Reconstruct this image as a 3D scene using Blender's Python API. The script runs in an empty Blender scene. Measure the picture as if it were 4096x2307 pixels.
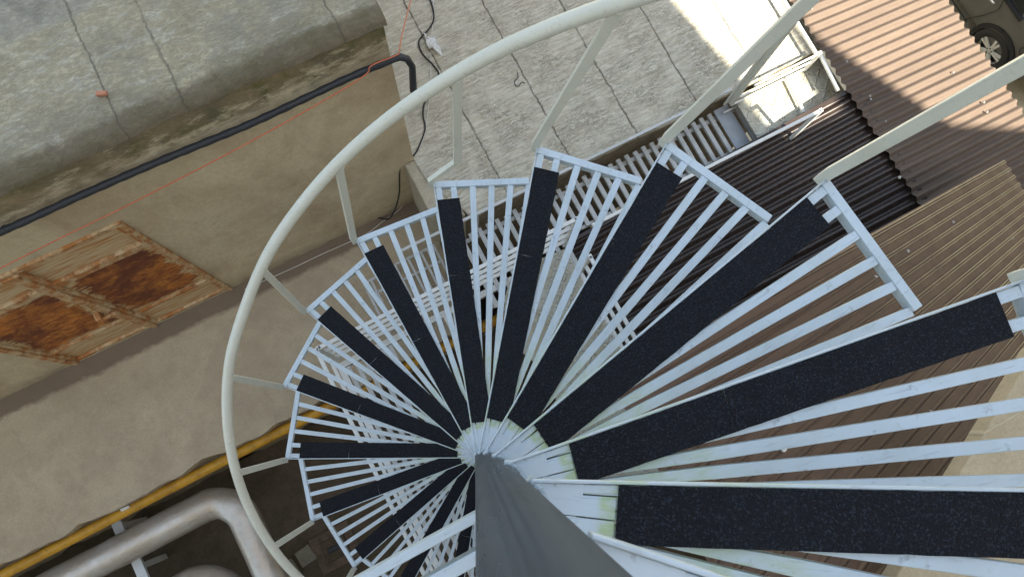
import bpy, bmesh, math, random
from mathutils import Vector, Matrix, noise
random.seed(7)
S = bpy.context.scene
COL = S.collection
rad = math.radians

# ------------------------------------------------------------------ camera
CP = Vector((-0.035133, 0.059656, 0.653142))
RW = [Vector((0.993722, 0.100772, 0.048603)), Vector((0.108282, -0.975563, -0.191183)), Vector((0.028149, 0.195246, -0.98035))]
cd = bpy.data.cameras.new("camera"); cam = bpy.data.objects.new("camera", cd); COL.objects.link(cam)
M3 = Matrix((RW[0], -RW[1], -RW[2])).transposed()
cam.matrix_world = Matrix.Translation(CP) @ M3.to_4x4()
cd.sensor_width = 36; cd.lens = 2975.885/4096*36; cd.clip_start = .01; cd.clip_end = 500
cd.dof.use_dof = True; cd.dof.focus_distance = 2.0; cd.dof.aperture_fstop = 40
S.camera = cam

# ------------------------------------------------------------------ light
SUN_AZ, SUN_EL = rad(-46.7), rad(57)
w = bpy.data.worlds.new("World"); S.world = w; w.use_nodes = True
nt = w.node_tree; bg = nt.nodes['Background']
sky = nt.nodes.new('ShaderNodeTexSky'); sky.sky_type = 'NISHITA'; sky.sun_disc = False
sky.sun_elevation = SUN_EL; sky.sun_rotation = math.pi/2 - SUN_AZ; sky.air_density = 1.0; sky.dust_density = 1.5
hs = nt.nodes.new('ShaderNodeHueSaturation'); hs.inputs['Hue'].default_value = .485; hs.inputs['Saturation'].default_value = .62
nt.links.new(sky.outputs[0], hs.inputs['Color']); nt.links.new(hs.outputs[0], bg.inputs[0]); bg.inputs[1].default_value = .055
sl = bpy.data.lights.new("sun", 'SUN'); sl.energy = 2.9; sl.angle = rad(.4); sl.color = (1, .93, .78)
so = bpy.data.objects.new("sun", sl); COL.objects.link(so)
sd = Vector((math.cos(SUN_AZ)*math.cos(SUN_EL), math.sin(SUN_AZ)*math.cos(SUN_EL), math.sin(SUN_EL)))
so.rotation_euler = sd.to_track_quat('Z', 'Y').to_euler()
S.view_settings.view_transform = 'Standard'; S.view_settings.look = 'None'; S.view_settings.gamma = 1
S.view_settings.exposure = 2.8
S.cycles.max_bounces = 8; S.cycles.diffuse_bounces = 4

# ------------------------------------------------------------------ frames: building axes u, v at 33.5 degrees to world x, y
A = rad(33.5)
UX, UY = math.cos(A), math.sin(A)
def uvz(p): return Vector((p[0]*UX-p[1]*UY, p[0]*UY+p[1]*UX, p[2]))
def to_uv(p): return Vector((p[0]*UX+p[1]*UY, -p[0]*UY+p[1]*UX, p[2]))
K = 4096/2576
def ray(x, y):
    x *= K; y *= K
    d = ((x-2048)/2975.885, (y-1153.5)/2975.885, 1)
    return RW[0]*d[0]+RW[1]*d[1]+RW[2]*d[2]
def at(x, y, z):            # photo point on the level z, in (u,v,z)
    d = ray(x, y); return to_uv(CP+d*((z-CP.z)/d.z))
def onv(x, y, v0):          # photo point on the vertical plane v = v0
    d = to_uv(ray(x, y)); c = to_uv(CP); return c+d*((v0-c.y)/d.y)
def onpl(x, y, n, k):       # photo point on plane n.p = k (u,v,z)
    d = to_uv(ray(x, y)); c = to_uv(CP); n = Vector(n); return c+d*((k-n.dot(c))/n.dot(d))

# ------------------------------------------------------------------ mesh builder
class MB:
    def __init__(s): s.v = []; s.f = []
    def add(s, vs, fs):
        b = len(s.v); s.v += [Vector(p) for p in vs]; s.f += [tuple(b+i for i in f) for f in fs]; return s
    def prism(s, poly, z0, z1):
        n = len(poly)
        zz = lambda z, p: z(p) if callable(z) else z
        vs = [(p[0], p[1], zz(z0, p)) for p in poly]+[(p[0], p[1], zz(z1, p)) for p in poly]
        area = sum(poly[i][0]*poly[(i+1) % n][1]-poly[(i+1) % n][0]*poly[i][1] for i in range(n))
        fs = [tuple(range(n-1, -1, -1)), tuple(range(n, 2*n))]+[(i, (i+1) % n, (i+1) % n+n, i+n) for i in range(n)]
        if area < 0: fs = [tuple(reversed(f)) for f in fs]
        return s.add(vs, fs)
    def box(s, x0, x1, y0, y1, z0, z1):
        return s.prism([(x0, y0), (x1, y0), (x1, y1), (x0, y1)], z0, z1)
    def bar(s, p, q, w, h, up=(0, 0, 1), ext=0):
        p = Vector(p); q = Vector(q); d = (q-p).normalized(); p = p-d*ext; q = q+d*ext
        r = d.cross(Vector(up));
        if r.length < 1e-4: r = d.cross(Vector((1, 0, 0)))
        r.normalize(); t = r.cross(d)
        vs = []
        for c in (p, q):
            for a, b in ((-1, -1), (1, -1), (1, 1), (-1, 1)): vs.append(c+r*(a*w/2)+t*(b*h/2))
        return s.add(vs, [(3, 2, 1, 0), (4, 5, 6, 7), (0, 1, 5, 4), (1, 2, 6, 5), (2, 3, 7, 6), (3, 0, 4, 7)])
    def tube(s, path, r, n=12, cap=True):
        path = [Vector(p) for p in path]; rs = r if isinstance(r, (list, tuple)) else [r]*len(path)
        prev = None; vs = []
        for i, p in enumerate(path):
            d = (path[min(i+1, len(path)-1)]-path[max(i-1, 0)]).normalized()
            if prev is None:
                prev = d.orthogonal().normalized()
            prev = (prev-d*prev.dot(d)).normalized(); b = d.cross(prev)
            for k in range(n):
                a = 2*math.pi*k/n; vs.append(p+(prev*math.cos(a)+b*math.sin(a))*rs[i])
        fs = []
        for i in range(len(path)-1):
            for k in range(n):
                fs.append((i*n+k, i*n+(k+1) % n, (i+1)*n+(k+1) % n, (i+1)*n+k))
        if cap:
            fs.append(tuple(range(n-1, -1, -1))); m = (len(path)-1)*n; fs.append(tuple(range(m, m+n)))
        return s.add(vs, fs)
    def ball(s, c, r, sq=(1, 1, 1), n=8):
        vs = []; fs = []
        for i in range(n+1):
            th = math.pi*i/n
            for k in range(n*2):
                a = math.pi*k/n; vs.append((c[0]+r*sq[0]*math.sin(th)*math.cos(a), c[1]+r*sq[1]*math.sin(th)*math.sin(a), c[2]+r*sq[2]*math.cos(th)))
        m = n*2
        for i in range(n):
            for k in range(m): fs.append((i*m+k, (i+1)*m+k, (i+1)*m+(k+1) % m, i*m+(k+1) % m))
        return s.add(vs, fs)
    def mesh(s, name, origin=(0, 0, 0)):
        o = Vector(origin); me = bpy.data.meshes.new(name); me.from_pydata([v-o for v in s.v], [], s.f); me.update(); return me

def smooth(me, ang=35):
    for p in me.polygons: p.use_smooth = True
    try: me.set_sharp_from_angle(angle=rad(ang))
    except Exception: pass
def obj(name, mb, mat, parent=None, origin=(0, 0, 0), uv=False, bevel=0, sm=0, loc=None, rotz=0):
    me = mb.mesh(name, origin) if isinstance(mb, MB) else mb
    if mat: me.materials.clear(); me.materials.append(mat)
    if sm: smooth(me, sm)
    o = bpy.data.objects.new(name, me); COL.objects.link(o)
    if parent: o.parent = parent
    elif uv: o.location = uvz(origin); o.rotation_euler = (0, 0, A)
    else: o.location = loc if loc is not None else origin; o.rotation_euler = (0, 0, rotz)
    if bevel:
        b = o.modifiers.new("bevel", 'BEVEL'); b.width = bevel; b.segments = 2; b.limit_method = 'ANGLE'; b.angle_limit = rad(40)
    return o
def tag(o, label=None, cat=None, group=None, kind=None):
    if label: o['label'] = label
    if cat: o['category'] = cat
    if group: o['group'] = group
    if kind: o['kind'] = kind
    return o
def thing(name, origin, label, cat, group=None, uv=True):
    o = bpy.data.objects.new(name, None); COL.objects.link(o); o.empty_display_size = .1
    if uv: o.location = uvz(origin); o.rotation_euler = (0, 0, A)
    else: o.location = origin
    return tag(o, label, cat, group)

# ------------------------------------------------------------------ materials
class NM:
    def __init__(s, name, base=(.5, .5, .5), rough=.6, metal=0, spec=.5):
        s.m = bpy.data.materials.new(name); s.m.use_nodes = True; s.t = s.m.node_tree; s.b = s.t.nodes['Principled BSDF']
        s.b.inputs['Base Color'].default_value = (*base, 1); s.b.inputs['Roughness'].default_value = rough
        s.b.inputs['Metallic'].default_value = metal; s.b.inputs['Specular IOR Level'].default_value = spec
        s.tc = s.t.nodes.new('ShaderNodeTexCoord')
    def n(s, t, **k):
        x = s.t.nodes.new(t)
        for a, b in k.items(): setattr(x, a, b)
        return x
    def l(s, a, b): s.t.links.new(a, b)
    def co(s, scale=(1, 1, 1), rot=0, off=(0, 0, 0)):
        m = s.n('ShaderNodeMapping'); m.inputs['Scale'].default_value = scale; m.inputs['Rotation'].default_value = (0, 0, rot); m.inputs['Location'].default_value = off
        s.l(s.tc.outputs['Object'], m.inputs[0]); return m.outputs[0]
    def noise(s, scale=5, det=6, rgh=.6, st=(1, 1, 1), off=(0, 0, 0), dist=0):
        x = s.n('ShaderNodeTexNoise'); x.inputs['Scale'].default_value = scale; x.inputs['Detail'].default_value = det
        x.inputs['Roughness'].default_value = rgh; x.inputs['Distortion'].default_value = dist
        s.l(s.co(st, 0, off), x.inputs['Vector']); return x.outputs['Fac']
    def ramp(s, f, a, b, va=0, vb=1):
        x = s.n('ShaderNodeMapRange'); x.inputs[1].default_value = a; x.inputs[2].default_value = b; x.inputs[3].default_value = va; x.inputs[4].default_value = vb
        s.l(f, x.inputs[0]); return x.outputs[0]
    def mix(s, f, a, b, bt='MIX'):
        x = s.n('ShaderNodeMix', data_type='RGBA', blend_type=bt)
        if isinstance(f, (int, float)): x.inputs[0].default_value = f
        else: s.l(f, x.inputs[0])
        for i, c in ((6, a), (7, b)):
            if isinstance(c, tuple): x.inputs[i].default_value = (*c, 1)
            else: s.l(c, x.inputs[i])
        return x.outputs[2]
    def math(s, op, a, b=None, c=None):
        x = s.n('ShaderNodeMath', operation=op)
        for i, v in enumerate((a, b, c)):
            if v is None: continue
            if isinstance(v, (int, float)): x.inputs[i].default_value = v
            else: s.l(v, x.inputs[i])
        return x.outputs[0]
    def xyz(s):
        x = s.n('ShaderNodeSeparateXYZ'); s.l(s.tc.outputs['Object'], x.inputs[0]); return x.outputs
    def bump(s, h, strength=.3, dist=.01, nrm=None):
        x = s.n('ShaderNodeBump'); x.inputs['Strength'].default_value = strength; x.inputs['Distance'].default_value = dist
        s.l(h, x.inputs['Height'])
        if nrm: s.l(nrm, x.inputs['Normal'])
        s.l(x.outputs[0], s.b.inputs['Normal']); return x.outputs[0]
    def col(s, c): s.l(c, s.b.inputs['Base Color']); return s
    def rgh(s, c): s.l(c, s.b.inputs['Roughness']); return s

def mat_paint(name, base, rough=.35, dirt=.25, stain=False):
    m = NM(name, base, rough)
    d1 = m.ramp(m.noise(60, 8, .7), .60, .72); d2 = m.ramp(m.noise(9, 5, .6), .45, .75)
    c = m.mix(m.math('MULTIPLY', d1, dirt*1.6), base, tuple(x*.35 for x in base))
    c = m.mix(m.math('MULTIPLY', d2, dirt), c, tuple(x*y for x, y in zip(base, (.72, .72, .62))))
    st = m.ramp(m.noise(22, 4, .6, (1, 9, 9)), .58, .66); c = m.mix(m.math('MULTIPLY', st, dirt*.9), c, tuple(x*.6 for x in base))
    rs_ = m.ramp(m.noise(38, 7, .8, (1, 1, 1), (9, 9, 9)), .67, .72); c = m.mix(m.math('MULTIPLY', rs_, .75), c, (.20, .12, .07))
    if stain:   # yellow-green glue and moss stain along the tape's inner end
        x = m.xyz()[0]
        a = m.math('MAXIMUM', m.math('MULTIPLY', m.ramp(x, .074, .080), m.ramp(x, .105, .12, 1, 0)), m.math('MULTIPLY', m.math('MULTIPLY', m.ramp(x, .12, .17), m.ramp(x, .24, .30, 1, 0)), .55))
        g = m.math('MULTIPLY', a, m.ramp(m.noise(30, 6, .7, (1, 4, 4)), .36, .58))
        c = m.mix(m.math('MULTIPLY', g, .75), c, (.36, .46, .16))
    m.col(c); m.rgh(m.ramp(m.noise(40, 4), .3, .7, rough-.08, rough+.15))
    m.bump(m.noise(150, 4, .6), .12, .002)
    return m.m
M = {}
M['tread'] = mat_paint('tread_paint', (.52, .60, .66), .33, .48, True)
M['cream'] = mat_paint('cream_rail_paint', (.60, .61, .54), .34, .25)
M['white_steel'] = mat_paint('white_steel', (.70, .71, .68), .4, .4)
M['old_white'] = mat_paint('old_white_steel', (.52, .53, .52), .5, .7)

m = NM('weld_paint', (.49, .57, .62), .4); m.bump(m.noise(120, 5, .7), 1, .006); M['weld'] = m.m
m = NM('grit_tape', (.012, .014, .02), .8, 0, .3)
v = m.n('ShaderNodeTexVoronoi'); v.inputs['Scale'].default_value = 620; m.l(m.co(), v.inputs['Vector'])
fac = m.ramp(m.noise(420, 1, .5), .56, .68)
wear = m.ramp(m.noise(7, 4, .6), .5, .8)
c = m.mix(fac, (.0030, .0042, .0080), (.024, .030, .045)); c = m.mix(m.math('MULTIPLY', wear, .35), c, (.014, .017, .024)); m.col(c)
m.bump(m.math('ADD', v.outputs['Distance'], m.noise(300, 2)), .9, .0022); M['grit'] = m.m

m = NM('column_steel', (.085, .10, .115), .42, .0, .5)
c = m.mix(m.ramp(m.noise(14, 6, .65, (2, 2, .07)), .30, .75), (.018, .029, .042), (.055, .072, .088))
c = m.mix(m.ramp(m.noise(60, 5, .7, (1, 1, .1)), .62, .72), c, (.02, .024, .028)); m.col(c); m.rgh(m.ramp(m.noise(18, 5, .6, (1, 1, .08)), .3, .7, .22, .45))
m.bump(m.noise(40, 4, .6, (1, 1, .06)), .10, .002); M['column'] = m.m

def concrete(name, c1, c2, c3, sc=2.0, rough=.9, bump=.35, extra=None, fine=60, spots=.5):
    m = NM(name, c1, rough, 0, .25)
    big = m.ramp(m.noise(sc*.6, 8, .65), .38, .66); mid = m.ramp(m.noise(sc*3.5, 8, .7, (1, 1, 1), (3, 1, 0)), .42, .68); fn = m.ramp(m.noise(fine, 6, .75), .35, .7)
    c = m.mix(big, c1, c2); c = m.mix(m.math('MULTIPLY', mid, .8), c, c3); c = m.mix(m.math('MULTIPLY', fn, .45), c, tuple(x*.66 for x in c3)); lt = m.ramp(m.noise(sc*2.2, 9, .75, (1, 1, 1), (11, 4, 2), .5), .54, .68); c = m.mix(m.math('MULTIPLY', lt, .35), c, tuple(min(.9, x*1.22) for x in c2))
    sp = m.ramp(m.noise(fine*.5, 3, .5, (1, 1, 1), (7, 7, 0)), .68, .73); c = m.mix(m.math('MULTIPLY', sp, spots), c, tuple(x*.35 for x in c3))
    h = m.math('ADD', m.noise(sc*6, 8, .7), m.math('MULTIPLY', m.noise(fine*1.5, 4, .7), .35))
    if extra: c, h = extra(m, c, h)
    m.col(c); m.bump(h, bump, .02); return m.m
def crackline(m, coord, pos_list, wid, wob=.02, period=None, wsc=3, along=(1, 1, 1)):
    nz = m.math('MULTIPLY', m.math('SUBTRACT', m.noise(wsc, 6, .75, along), .5), wob*2)
    cc = m.math('ADD', coord, nz); out = None
    if period:
        q = m.math('SUBTRACT', cc, period[0]); q = m.math('ADD', q, period[1]*50.5)
        q = m.math('MODULO', q, period[1]); q = m.math('ABSOLUTE', m.math('SUBTRACT', q, period[1]/2)); return m.ramp(q, wid*.4, wid, 1, 0)
    for p in pos_list:
        d = m.math('ABSOLUTE', m.math('SUBTRACT', cc, p)); r = m.ramp(d, wid*.4, wid, 1, 0)
        out = r if out is None else m.math('MAXIMUM', out, r)
    return out
# walls: moss and peeled paint under the crest, damp at the foot
def wall_extra(m, c, h):
    z = m.xyz()[2]
    n1 = m.noise(7, 9, .75, (1, 1, 2.2)); n2 = m.noise(3, 8, .7, (1, 1, 1.4), (4, 0, 2))
    top = m.ramp(z, 1.98, 2.36); g = m.ramp(m.math('ADD', n1, m.math('MULTIPLY', top, .30)), .60, .74)
    c = m.mix(m.math('MULTIPLY', m.ramp(z, 2.00, 2.12), .55), c, (.68, .63, .46))
    c = m.mix(m.math('MULTIPLY', g, m.ramp(z, 2.05, 2.2)), c, (.15, .135, .085))
    g2 = m.math('MULTIPLY', m.ramp(m.math('ADD', n2, m.math('MULTIPLY', top, .2)), .62, .78), m.ramp(z, 2.15, 2.25)); c = m.mix(m.math('MULTIPLY', g2, .8), c, (.10, .105, .02))
    edge = m.ramp(m.math('ADD', z, m.math('MULTIPLY', n1, .12)), 2.41, 2.44); c = m.mix(m.math('MULTIPLY', edge, .8), c, (.15, .12, .09))
    st = m.ramp(m.noise(2.2, 9, .75, (1, 1, .6), (1, 5, 0), .3), .44, .64); c = m.mix(m.math('MULTIPLY', st, .75), c, (.40, .30, .195))
    wp = m.ramp(m.noise(3, 9, .7, (1, 1, 2), (9, 5, 0)), .62, .68); c = m.mix(m.math('MULTIPLY', wp, .28), c, (.60, .57, .45))
    ft = m.math('MULTIPLY', m.ramp(z, .0, .18, 1, 0), m.ramp(m.noise(4, 6), .35, .6)); c = m.mix(m.math('MULTIPLY', ft, .5), c, (.15, .11, .08))
    cr = crackline(m, m.xyz()[0], [-2.6, -.2, -3.4], .004, .12, None, 2.5); c = m.mix(m.math('MULTIPLY', cr, .18), c, (.12, .09, .06))
    return c, h
M['wall'] = concrete('wall_plaster', (.70, .61, .425), (.64, .545, .37), (.56, .465, .305), 1.2, .9, .3, wall_extra, 45, .25)
def terrace_extra(m, c, h):
    x, y, z = m.xyz()
    j = m.math('MULTIPLY', crackline(m, x, [-2.6, -1.65, -.70, -.44, .26], .006, .024, None, 9), m.ramp(m.noise(5, 6, .7, (1, 1, 1), (3, 3, 0)), .3, .6, .25, 1))
    wh = m.ramp(m.noise(4, 9, .8, (1.5, 4, 1), (2, 0, 0)), .50, .66); c = m.mix(m.math('MULTIPLY', wh, .75), c, (.56, .54, .45))
    sc = m.ramp(m.noise(26, 7, .8, (1, 2.5, 1), (0, 3, 0), .6), .47, .56); c = m.mix(m.math('MULTIPLY', sc, .38), c, (.22, .20, .15)); bl = m.ramp(m.noise(1.3, 9, .75, (1, 1.3, 1), (0, 8, 0), .3), .46, .62); c = m.mix(m.math('MULTIPLY', bl, .55), c, (.20, .195, .165))
    db = m.ramp(m.math('ADD', y, m.math('MULTIPLY', m.noise(5, 7, .7), .14)), .135, .175, 1, 0); c = m.mix(m.math('MULTIPLY', db, .8), c, (.15, .12, .08)); mo = m.math('MULTIPLY', m.ramp(m.math('ADD', y, m.math('MULTIPLY', m.noise(4, 8, .75, (1, 1, 1), (5, 5, 0)), .3)), .20, .34, 1, 0), m.ramp(m.noise(6, 8, .75, (1, 1, 1), (9, 5, 0)), .42, .6)); c = m.mix(m.math('MULTIPLY', mo, .6), c, (.11, .10, .045))
    ln = m.ramp(m.math('ADD', y, m.math('MULTIPLY', m.noise(2.2, 7, .6), .16)), .62, .66); c = m.mix(m.math('MULTIPLY', ln, .35), c, (.40, .385, .33))
    dk = m.math('MULTIPLY', ln, m.ramp(m.noise(2.4, 9, .75, (1, 1, 1), (8, 2, 0)), .52, .66)); c = m.mix(m.math('MULTIPLY', dk, .6), c, (.15, .15, .13))
    c = m.mix(m.math('MULTIPLY', j, .75), c, (.10, .09, .07)); h = m.math('SUBTRACT', m.math('ADD', h, m.math('MULTIPLY', sc, .5)), m.math('MULTIPLY', j, 2)); return c, h
M['terrace'] = concrete('terrace_concrete', (.43, .375, .25), (.49, .435, .30), (.33, .285, .19), 1.6, .9, .5, terrace_extra, 55, .3)
def plat_extra(m, c, h):
    x, y, z = m.xyz()
    j = m.math('MULTIPLY', crackline(m, x, None, .0075, .024, (.40, .47), 9), m.ramp(m.noise(6, 6, .7, (1, 1, 1), (3, 3, 0)), .3, .58, .35, 1))
    j2 = crackline(m, y, [.45], .006, .02, None, 4); j2 = m.math('MULTIPLY', j2, m.ramp(x, .38, .40, 1, 0))
    br = m.ramp(m.noise(7, 8, .75, (1.1, 6.5, 1), (5, 0, 0)), .40, .62); c = m.mix(m.math('MULTIPLY', br, .9), c, (.70, .67, .56)); b2 = m.ramp(m.noise(17, 8, .8, (.9, 5.5, 1), (5, 3, 0)), .50, .62); c = m.mix(m.math('MULTIPLY', b2, .55), c, (.30, .27, .215))
    v = m.n('ShaderNodeTexNoise'); v.inputs['Scale'].default_value = 24; v.inputs['Detail'].default_value = 8; v.inputs['Roughness'].default_value = .72; v.inputs['Distortion'].default_value = 1.4
    m.l(m.co((1, 2.2, 1)), v.inputs['Vector'])
    ck = m.ramp(m.math('ABSOLUTE', m.math('SUBTRACT', v.outputs['Fac'], .47)), .006, .03, 1, 0)
    ck = m.math('MULTIPLY', ck, m.ramp(m.noise(5, 5, .6, (1, 1, 1), (1, 9, 0)), .4, .62)); c = m.mix(m.math('MULTIPLY', ck, .8), c, (.16, .14, .11))
    pk = m.ramp(m.noise(3.2, 6, .6, (1, 3.5, 1), (3, 8, 0)), .55, .75); c = m.mix(m.math('MULTIPLY', pk, .4), c, (.42, .32, .25))
    dg = m.ramp(m.noise(2.1, 9, .75, (1, 1.4, 1), (13, 8, 0)), .56, .72); c = m.mix(m.math('MULTIPLY', dg, .5), c, (.30, .285, .25))
    jj = m.math('MAXIMUM', j, j2); c = m.mix(m.math('MULTIPLY', jj, .85), c, (.12, .10, .08))
    h = m.math('SUBTRACT', m.math('ADD', h, m.math('MULTIPLY', br, .3)), m.math('ADD', m.math('MULTIPLY', jj, 1.5), m.math('MULTIPLY', ck, .5))); return c, h
M['platform'] = concrete('platform_stone', (.51, .465, .35), (.57, .525, .405), (.43, .38, .285), 2.0, .9, .6, plat_extra, 50, .25)
def walk_extra(m, c, h):
    x, y, z = m.xyz()
    cr = crackline(m, x, [-1.15, -2.75], .004, .13, None, 4); cr = m.math('MULTIPLY', cr, m.ramp(m.noise(4, 5, .6, (1, 1, 1), (6, 6, 0)), .4, .6)); c = m.mix(m.math('MULTIPLY', cr, .35), c, (.16, .13, .10)); bl = m.ramp(m.noise(1.5, 9, .72, (1, 1, 1), (0, 8, 0), .4), .42, .64); c = m.mix(m.math('MULTIPLY', bl, .4), c, (.33, .265, .185))
    sp = m.ramp(m.noise(55, 2, .5, (1, 1, 1), (4, 4, 0)), .73, .76); c = m.mix(m.math('MULTIPLY', sp, .6), c, (.48, .42, .34))
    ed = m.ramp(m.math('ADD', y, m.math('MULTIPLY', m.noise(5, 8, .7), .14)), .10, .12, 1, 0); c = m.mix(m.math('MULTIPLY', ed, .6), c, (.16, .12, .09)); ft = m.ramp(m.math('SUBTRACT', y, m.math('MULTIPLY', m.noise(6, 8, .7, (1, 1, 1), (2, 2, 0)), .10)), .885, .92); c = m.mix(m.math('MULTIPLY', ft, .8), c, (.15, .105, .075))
    return c, m.math('SUBTRACT', h, cr)
M['walk'] = concrete('walkway_concrete', (.51, .425, .295), (.57, .48, .335), (.42, .345, .24), 1.6, .92, .3, walk_extra, 70, .2)
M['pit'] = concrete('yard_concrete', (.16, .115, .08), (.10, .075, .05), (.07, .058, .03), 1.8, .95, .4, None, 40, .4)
M['drain'] = concrete('drain_stone', (.17, .12, .085), (.22, .16, .11), (.10, .07, .05), 6, .95, .5, None, 60, .5)
M['drain2'] = concrete('dull_tile', (.30, .27, .20), (.26, .23, .17), (.2, .17, .12), 6, .8, .3, None, 60, .4)
M['ground'] = concrete('pale_ground', (.62, .56, .42), (.66, .60, .46), (.5, .45, .33), 2.0, .95, .8, None, 20, .3)
M['stone'] = concrete('stone_block', (.26, .225, .165), (.33, .29, .21), (.17, .14, .10), 3.5, .95, .7, None, 30, .7)
M['pier'] = concrete('pier_plaster', (.50, .45, .34), (.44, .39, .29), (.36, .31, .22), 3.0, .9, .4, None, 70, .5)
def tan_extra(m, c, h):
    x, y, z = m.xyz(); l1 = crackline(m, y, None, .004, .01, (0, .19), 4); c = m.mix(m.math('MULTIPLY', l1, .35), c, (.70, .60, .42)); return c, m.math('ADD', h, l1)
M['tan'] = concrete('tan_plaster', (.52, .42, .275), (.57, .46, .31), (.44, .35, .22), 2.5, .9, .45, tan_extra, 90, .2)
M['building'] = concrete('unseen_block_render', (.58, .52, .42), (.62, .56, .46), (.52, .46, .37), .4, .95, .2, None, 8, .1)  # only for the unseen blocks added outside the frame

def mat_roof(name, base, rough, dirt=.35, coat=0, spec=.5):
    m = NM(name, base, rough, 0, spec)
    s1 = m.ramp(m.noise(2.2, 7, .7, (.5, 3, 1)), .4, .7); s2 = m.ramp(m.noise(40, 6, .7, (.25, 2, 1)), .5, .7); s3 = m.ramp(m.noise(90, 3, .5), .7, .74)
    c = m.mix(m.math('MULTIPLY', s1, dirt), base, tuple(min(1, x*1.7) for x in base)); c = m.mix(m.math('MULTIPLY', s2, dirt*.8), c, tuple(x*.62 for x in base)); c = m.mix(m.math('MULTIPLY', s3, .3), c, (.35, .3, .24))
    m.col(c); m.rgh(m.ramp(m.noise(8, 6), .3, .7, rough-.05, rough+.13)); m.bump(m.noise(16, 5), .06, .01)
    if coat: m.b.inputs['Coat Weight'].default_value = coat; m.b.inputs['Coat Roughness'].default_value = .12
    return m.m
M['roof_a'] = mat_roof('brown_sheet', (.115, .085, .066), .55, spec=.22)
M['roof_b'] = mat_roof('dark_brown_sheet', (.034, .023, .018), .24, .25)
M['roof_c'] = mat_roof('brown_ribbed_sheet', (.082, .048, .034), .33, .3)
M['roof_crest'] = None
m = NM('glint_crest', (.062, .038, .025), .4)  # golden sun glints on the rib crests, painted into the colour
glint_mask = m.math('MULTIPLY', m.ramp(m.math('ADD', m.xyz()[0], m.math('MULTIPLY', m.xyz()[1], .9)), .55, 1.7), m.ramp(m.noise(3, 5, .6, (.3, 2, 1)), .25, .5))
m.col(m.mix(glint_mask, (.080, .050, .032), (.52, .44, .25))); M['roof_crest'] = m.m
m = NM('zinc', (.42, .40, .36), .45, .6); M['zinc'] = m.m

# rust door
m = NM('rusty_door', (.4, .25, .1), .75)
x, y, z = m.xyz()
base = m.mix(m.ramp(m.noise(3, 8, .7, (1.5, 1, 14)), .42, .62), (.66, .53, .31), (.42, .22, .07))
rn = m.noise(3.2, 10, .72, (1, 1, 1.4), (2, 0, 1)); rn2 = m.noise(8, 8, .75, (1, 1, 2))
M_rust = m
rust = m.mix(m.ramp(rn2, .42, .60), (.26, .065, .012), (.62, .23, .035)); rust = m.mix(m.ramp(m.noise(30, 6), .55, .75), rust, (.60, .28, .07)); rust = m.mix(m.ramp(m.noise(2.2, 9, .8, (1, 1, 1), (7, 7, 3), .5), .44, .58), rust, (.14, .035, .012)); rust = m.mix(m.ramp(m.noise(5, 10, .8, (1, 1, .8), (1, 7, 3), .8), .63, .68), rust, (.60, .47, .26))
at_ = m.n('ShaderNodeAttribute', attribute_name='edge'); f = m.ramp(m.math('ADD', at_.outputs['Fac'], m.math('MULTIPLY', m.math('SUBTRACT', m.noise(7, 10, .75, (1, 1, 1.6), (3, 0, 1)), .5), .42)), .0, .035)
m.col(m.mix(f, base, rust)); m.bump(m.noise(40, 6), .3, .004); M['rust_panel'] = m.m
m = NM('door_frame_paint', (.42, .33, .19), .7)
c = m.mix(m.ramp(m.noise(3, 9, .75, (3, 1, 3)), .42, .56), (.60, .46, .27), (.42, .17, .045)); c = m.mix(m.ramp(m.noise(22, 5, .7), .55, .7), c, (.16, .075, .03)); m.col(c); m.bump(m.noise(30, 5), .3, .004); M['door_frame'] = m.m
m = NM('door_streak', (.42, .35, .22), .7)
c = m.mix(m.ramp(m.noise(4, 9, .75, (1, 1, 12)), .44, .60), (.62, .50, .31), (.46, .20, .05)); m.col(c); M['door_streak'] = m.m

def diamond(name, base):
    m = NM(name, base, .6)
    def leaf(rot, off):
        cn = m.co((1, 1, 1), rot, off); s = m.n('ShaderNodeVectorMath', operation='MULTIPLY'); s.inputs[1].default_value = (13, 13, 0); m.l(cn, s.inputs[0])
        fr = m.n('ShaderNodeVectorMath', operation='FRACTION'); m.l(s.outputs[0], fr.inputs[0]); sb = m.n('ShaderNodeVectorMath', operation='SUBTRACT'); sb.inputs[1].default_value = (.5, .5, 0); m.l(fr.outputs[0], sb.inputs[0])
        ml = m.n('ShaderNodeVectorMath', operation='MULTIPLY'); ml.inputs[1].default_value = (1, 3.4, 0); m.l(sb.outputs[0], ml.inputs[0]); ln = m.n('ShaderNodeVectorMath', operation='LENGTH'); m.l(ml.outputs[0], ln.inputs[0])
        return m.ramp(ln.outputs['Value'], .25, .46, 1, 0)
    h = m.math('MAXIMUM', leaf(rad(45), (0, 0, 0)), leaf(rad(-45), (.038, .0, 0)))
    d = m.ramp(m.noise(4, 8, .7), .42, .62); c = m.mix(m.math('MULTIPLY', d, .75), base, (.34, .28, .16)); c = m.mix(m.math('MULTIPLY', m.ramp(m.noise(25, 6, .7), .5, .7), .6), c, (.2, .17, .11))
    c = m.mix(m.math('MULTIPLY', h, .5), c, tuple(min(1, x*1.2) for x in base)); m.col(c); m.bump(h, 1, .008); return m.m
M['diamond'] = diamond('diamond_plate', (.47, .47, .40))
m = NM('grey_sheet', (.36, .40, .44), .4); m.col(m.mix(m.ramp(m.noise(8, 7), .4, .7), (.36, .40, .44), (.28, .31, .33))); M['grey_sheet'] = m.m

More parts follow.
